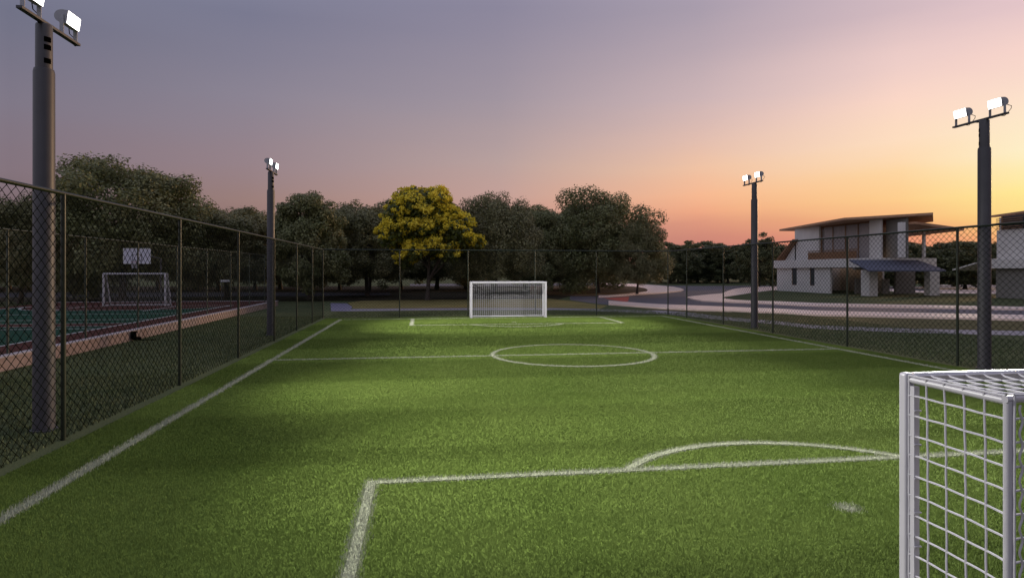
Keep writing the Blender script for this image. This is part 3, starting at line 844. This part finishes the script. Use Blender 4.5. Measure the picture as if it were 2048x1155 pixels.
VAR = []
for i, (H, R, cb, lm) in enumerate(((13,6.6,0.9,'leaf1'),(12,5.2,0.8,'leaf2'),(11,4.6,1.0,'leaf1'),(12.5,6.4,0.7,'leaf2'))):
    t, C, rc = make_tree('tree', H, R, cb, 170, 62000, 0.27, M[lm], 'x', 'tree', 'dark trees behind the pitch')
    VAR.append((t, H, R))
FAR = []
for i in range(2):
    t, C, rc = make_tree('tree', 10.0, 3.6, 0.1, 140, 16000, 0.40, M['leaf3'], 'x', 'tree', 'distant row of trees')
    FAR.append((t, 10.0, 3.6))
used = set()
def place_tree(var, px, ytop, d, wpx, label, group=None, rz=None):
    t, H, R = var
    if t.name not in used:
        used.add(t.name); o = t
    else:
        o = copy_tree(t)
    x, y = W(px, d)
    h = CH + (HY-ytop)*d/F; wr = wpx*d/F/2
    o.location = (x, y, 0); o.rotation_euler = (0,0,random.uniform(0,6.28) if rz is None else rz)
    o.scale = (wr/R, wr/R, h/H)
    o['label'] = label
    if group: o['group'] = group
    return o
gf = 'dark trees behind the pitch'
place_tree(VAR[0], 245, 306, 58, 330, 'largest dark tree on the left, towering behind the court goal and backboard', gf)
place_tree(VAR[3], 40, 388, 54, 210, 'dark tree at the left picture edge behind the nearest floodlight pole', gf)
place_tree(VAR[1], 455, 404, 66, 190, 'lower dark tree between the largest left tree and the far left floodlight pole', gf)
place_tree(VAR[2], 618, 390, 61, 165, 'dark round tree just right of the far left floodlight pole', gf)
place_tree(VAR[1], 735, 392, 70, 170, 'dark tree directly left of the yellow flowering tree', gf)
place_tree(VAR[3], 993, 384, 65, 165, 'dark tree directly right of the yellow flowering tree, behind the far goal', gf)
place_tree(VAR[2], 1085, 424, 74, 120, 'shorter dark tree between the far goal and the big tree on the road island', gf)
place_tree(VAR[0], 1197, 376, 76, 215, 'big spreading dark tree on the island in the road bend', gf)
place_tree(VAR[3], 1274, 440, 74, 118, 'lower rounded tree hugging the big island tree on the road side', gf)
place_tree(VAR[2], 1140, 412, 82, 130, 'dark tree half hidden behind the big island tree, towards the far goal', gf)
gb = 'back row of trees seen through gaps'
for i, px in enumerate(range(-120, 1215, 62)):
    place_tree(VAR[(i*3+1) % 4], px+random.uniform(-15,15), (random.uniform(412,434) if 380 < px < 1140 else random.uniform(425,452)), random.uniform(82,98), random.uniform(140,185), 'dark background tree filling the gaps behind the front row of trees', gb)
gd = 'distant row of trees'
i = 0
px = 1322.0
while px < 2090:
    d = random.uniform(140,165)
    place_tree(FAR[i % 2], px, random.uniform(482,491), d, random.uniform(84,112), 'distant dark tree in the row along the horizon beyond the road', gd)
    px += random.uniform(17,26); i += 1
gh = 'trees behind the houses'
place_tree(FAR[0], 1518, 468, 112, 84, 'tree rising above the distant row just left of the white house', gh)
place_tree(FAR[1], 1930, 486, 98, 120, 'bushy dark tree in the gap between the two houses', gh)
place_tree(FAR[0], 1700, 500, 105, 110, 'dark tree behind the white house seen through its carport', gh)
place_tree(FAR[1], 1790, 500, 104, 110, 'dark tree behind the canopy side of the white house', gh)
place_tree(FAR[0], 1865, 492, 100, 80, 'dark tree close to the right side of the white house', gh)
place_tree(FAR[1], 2010, 478, 92, 90, 'dark tree behind the second house at the picture edge', gh)

# yellow flowering tree
root, C, rc = make_tree('flowering_tree', 10.8, 5.0, 3.3, 120, 18000, 0.42, M['leafy'], 'bright yellow flowering tree among the dark trees behind the pitch', 'tree', None, amp=0.35)
top = C[:,2].argsort()
outer = np.hypot(C[:,0],C[:,1])/5.2 + np.abs(C[:,2]-7.1)/4.1
pick = [i for i in range(len(C)) if outer[i] > 0.42 and random.random() < 0.95]
fl = []
for i in pick:
    for s in range(17):
        d = rand_dirs(1)[0]; d[2] = abs(d[2])*0.9 - 0.25*random.random()
        c = C[i] + d*rc[i]*1.02
        n = 46; dd = rand_dirs(n); rr = random.uniform(0.24,0.46)
        pos = c + dd*rr*rng.uniform(0.5,1.0,n)[:,None]*np.array([1,1,0.75])
        nr = dd + rng.normal(0,0.5,(n,3)); nr /= np.linalg.norm(nr,axis=1)[:,None]
        fl.append(leaf_quads(pos, nr, 0.20, 0.8))
np_mesh('blossom', np.concatenate(fl).reshape(-1,3), 4, M['flower'], root)
x, y = W(855, 60); root.scale = (0.97, 0.97, 0.98); root.location = (x, y, 0); root.rotation_euler = (0,0,1.0)

# ------------------------------------------------------------------ houses
def P(m, name, mt, root, o, bevel=0.0, parent=None):
    return m.build(name, mt, parent or root, origin=o, bevel=bevel)
def slab(poly, z0s, th):
    return MB().prism(poly, z0s, [z+th for z in z0s])
def house_one():
    o = (52, 69, 0)
    root = empty('house', o, 'white two-storey modern house with slanted timber roof and grey canopy', 'house', 'modern houses across the road')
    fx = 48.5
    # ground floor side wall with two slot windows
    ys = [67.9, 70.9, 71.85, 74.6, 75.7, 78.9]
    w = MB()
    for a, b in ((67.9,70.9),(71.85,74.6),(75.7,78.9)): w.box(fx,fx+0.25,a,b,0,3.25)
    for a, b in ((70.9,71.85),(74.6,75.7)): w.box(fx,fx+0.25,a,b,0,1.0)
    w.box(fx,58,78.9,79.15,0,3.25); w.box(58,58.25,71.0,79.15,0,3.25)
    P(w, 'ground_wall', M['wallw'], root, o)
    for a, b in ((70.9,71.85),(74.6,75.7)):
        f = P(MB().box(fx+0.06,fx+0.12,a,a+0.06,1.0,3.25).box(fx+0.06,fx+0.12,b-0.06,b,1.0,3.25).box(fx+0.06,fx+0.12,a+0.062,b-0.062,1.0,1.06), 'window', M['wood2'], root, o)
        P(MB().box(fx+0.085,fx+0.095,a+0.06,b-0.06,1.06,3.25), 'pane', M['glass'], root, o, parent=f)
    # slab / parapet
    P(MB().box(48.1,56.5,61.0,79.6,3.255,4.28), 'parapet', M['wallw'], root, o, bevel=0.02)
    # carport : back walls, piers, low walls
    P(MB().box(47.7,48.7,60.3,61.6,0,2.96), 'pier', M['wallw'], root, o)
    P(MB().box(55.3,56.5,60.6,61.4,0,2.96), 'pier', M['wallw'], root, o)
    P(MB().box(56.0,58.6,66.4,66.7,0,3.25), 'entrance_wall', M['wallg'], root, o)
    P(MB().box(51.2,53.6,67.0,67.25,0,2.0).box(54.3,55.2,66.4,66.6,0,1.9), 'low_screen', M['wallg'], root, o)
    # canopy
    P(slab([(44.9,56.9),(53.8,56.9),(54.1,60.97),(45.8,60.97)], [2.80,2.80,3.93,3.93], 0.14), 'canopy', M['slate'], root, o)
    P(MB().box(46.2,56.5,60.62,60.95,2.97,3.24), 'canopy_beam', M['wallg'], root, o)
    # upper floor
    ux = 50.0
    up = MB()
    up.add([(ux,79.7,4.28),(ux,72.2,4.28),(ux,72.2,8.6),(ux,77.1,8.6),(ux,77.1,6.6),
            (ux+0.25,79.7,4.28),(ux+0.25,72.2,4.28),(ux+0.25,72.2,8.6),(ux+0.25,77.1,8.6),(ux+0.25,77.1,6.6)],
           [(0,1,2,3,4),(9,8,7,6,5),(1,6,7,2),(2,7,8,3),(3,8,9,4),(4,9,5,0),(0,5,6,1)])
    up.box(ux,57.5,77.1,77.35,4.281,8.6).box(57.5,57.75,68,77.09,4.281,8.3)
    P(up, 'upper_wall', M['wallw'], root, o)
    P(slab([(49.2,80.6),(49.2,76.6),(57.0,76.6),(57.0,80.6)], [4.15,6.85,6.85,4.15], 0.28), 'side_roof', M['wood2'], root, o)
    P(MB().box(49.9,50.1,61.3,63.1,4.281,8.6), 'upper_pier', M['wallw'], root, o)
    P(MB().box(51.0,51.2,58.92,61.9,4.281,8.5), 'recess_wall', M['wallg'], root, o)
    P(MB().box(49.9,50.4,58.4,58.9,4.281,8.0), 'upper_pier', M['wallw'], root, o)
    P(MB().box(53.9,54.15,59.9,60.15,4.281,7.6), 'column', M['wallw'], root, o)
    # glazing
    gl = MB()
    for y in (63.2,65.4,67.6,69.9,72.05): gl.box(50.30,50.40,y,y+0.13,4.30,8.5)
    gl.box(50.30,50.40,63.33,72.05,8.32,8.5)
    f = P(gl, 'glazing_frame', M['wood2'], root, o)
    P(MB().box(50.345,50.355,63.3,72.1,4.3,8.32), 'pane', M['clear'], root, o, parent=f)
    cu = MB(); n = 160; vs = []; fs = []
    for i in range(n+1):
        y = 63.3+8.8*i/n; xx = 50.62+0.05*math.sin(i*1.1)
        vs += [(xx,y,4.3),(xx,y,8.4)]
    for i in range(n): fs.append((2*i,2*i+2,2*i+3,2*i+1))
    P(cu.add(vs,fs), 'curtain', M['curtain'], root, o)
    # balcony
    P(MB().box(48.55,48.59,63.4,72.3,4.30,5.15), 'balcony_panel', M['wood2'], root, o)
    rl = MB().box(48.5,48.62,63.3,72.4,5.30,5.38)
    for k in range(46): rl.box(48.54,48.57,63.4+k*0.195,63.43+k*0.195,4.28,5.30)
    P(rl, 'balcony_rail', M['wood2'], root, o)
    # roofs
    P(slab([(50.6,82.0),(47.0,63.4),(52.1,56.7),(57.0,62.0),(58.6,78.5)], [8.58,8.60,8.63,8.40,8.35], 0.25), 'main_roof', M['wood'], root, o)
    P(slab([(51.2,58.0),(57.6,58.6),(59.5,69.0),(51.2,69.0)], [7.80,7.20,7.10,7.70], 0.25), 'wing_roof', M['wood'], root, o)
    lv = MB()
    for k in range(5): lv.box(52.3,54.0,59.2,59.25,6.7+k*0.16,6.78+k*0.16)
    P(lv, 'louvre', M['wood2'], root, o)
    return root
house_one()
def house_two():
    o = (63, 54, 0)
    root = empty('house', o, 'second pale house with timber roof, cut off by the picture edge', 'house', 'modern houses across the road')
    fx = 57.6
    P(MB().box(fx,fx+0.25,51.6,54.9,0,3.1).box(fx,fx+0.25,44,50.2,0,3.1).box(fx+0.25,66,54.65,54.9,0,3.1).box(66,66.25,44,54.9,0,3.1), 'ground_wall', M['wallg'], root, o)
    f = P(MB().box(fx+0.05,fx+0.2,50.2,50.32,0,3.1).box(fx+0.05,fx+0.2,51.48,51.6,0,3.1), 'door_frame', M['wood2'], root, o)
    P(MB().box(fx+0.1,fx+0.16,50.32,51.48,0,3.1), 'door', M['glass'], root, o, parent=f)
    P(MB().box(56.9,66.3,43,55.4,3.105,4.05), 'parapet', M['wallw'], root, o, bevel=0.02)
    P(slab([(55.2,57.6),(57.3,55.42),(66,55.42),(66,57.6)], [2.9,4.0,4.0,2.9], 0.12), 'canopy', M['wallw'], root, o)
    P(MB().box(58.0,58.3,44,55.2,4.055,7.0).box(58.3,66,54.9,55.2,4.055,8.3).box(65.7,66,44,54.9,4.055,8.3), 'upper_wall', M['wallw'], root, o)
    g2 = MB()
    for y in (44,46.5,49,51.5,54.6): g2.box(58.05,58.2,y,y+0.15,7.0,8.4)
    f = P(g2, 'glazing_frame', M['wood2'], root, o)
    P(MB().box(58.1,58.12,44,54.7,7.0,8.4), 'pane', M['glass'], root, o, parent=f)
    lv = MB()
    for k in range(6): lv.box(57.7,57.75,52.2,55.0,7.05+k*0.2,7.13+k*0.2)
    P(lv, 'louvre', M['wood2'], root, o)
    P(slab([(60.0,57.9),(55.8,42.0),(67,42.0),(67,57.9)], [8.55,8.6,9.2,9.1], 0.22), 'main_roof', M['wood'], root, o)
house_two()

# ------------------------------------------------------------------ render
scene.render.engine = 'CYCLES'
scene.cycles.use_denoising = True
scene.cycles.max_bounces = 6
scene.cycles.transparent_max_bounces = 8
scene.cycles.sample_clamp_indirect = 4
scene.view_settings.view_transform = 'Standard'
scene.view_settings.look = 'None'
scene.view_settings.exposure = 0.0
scene.view_settings.gamma = 1.0
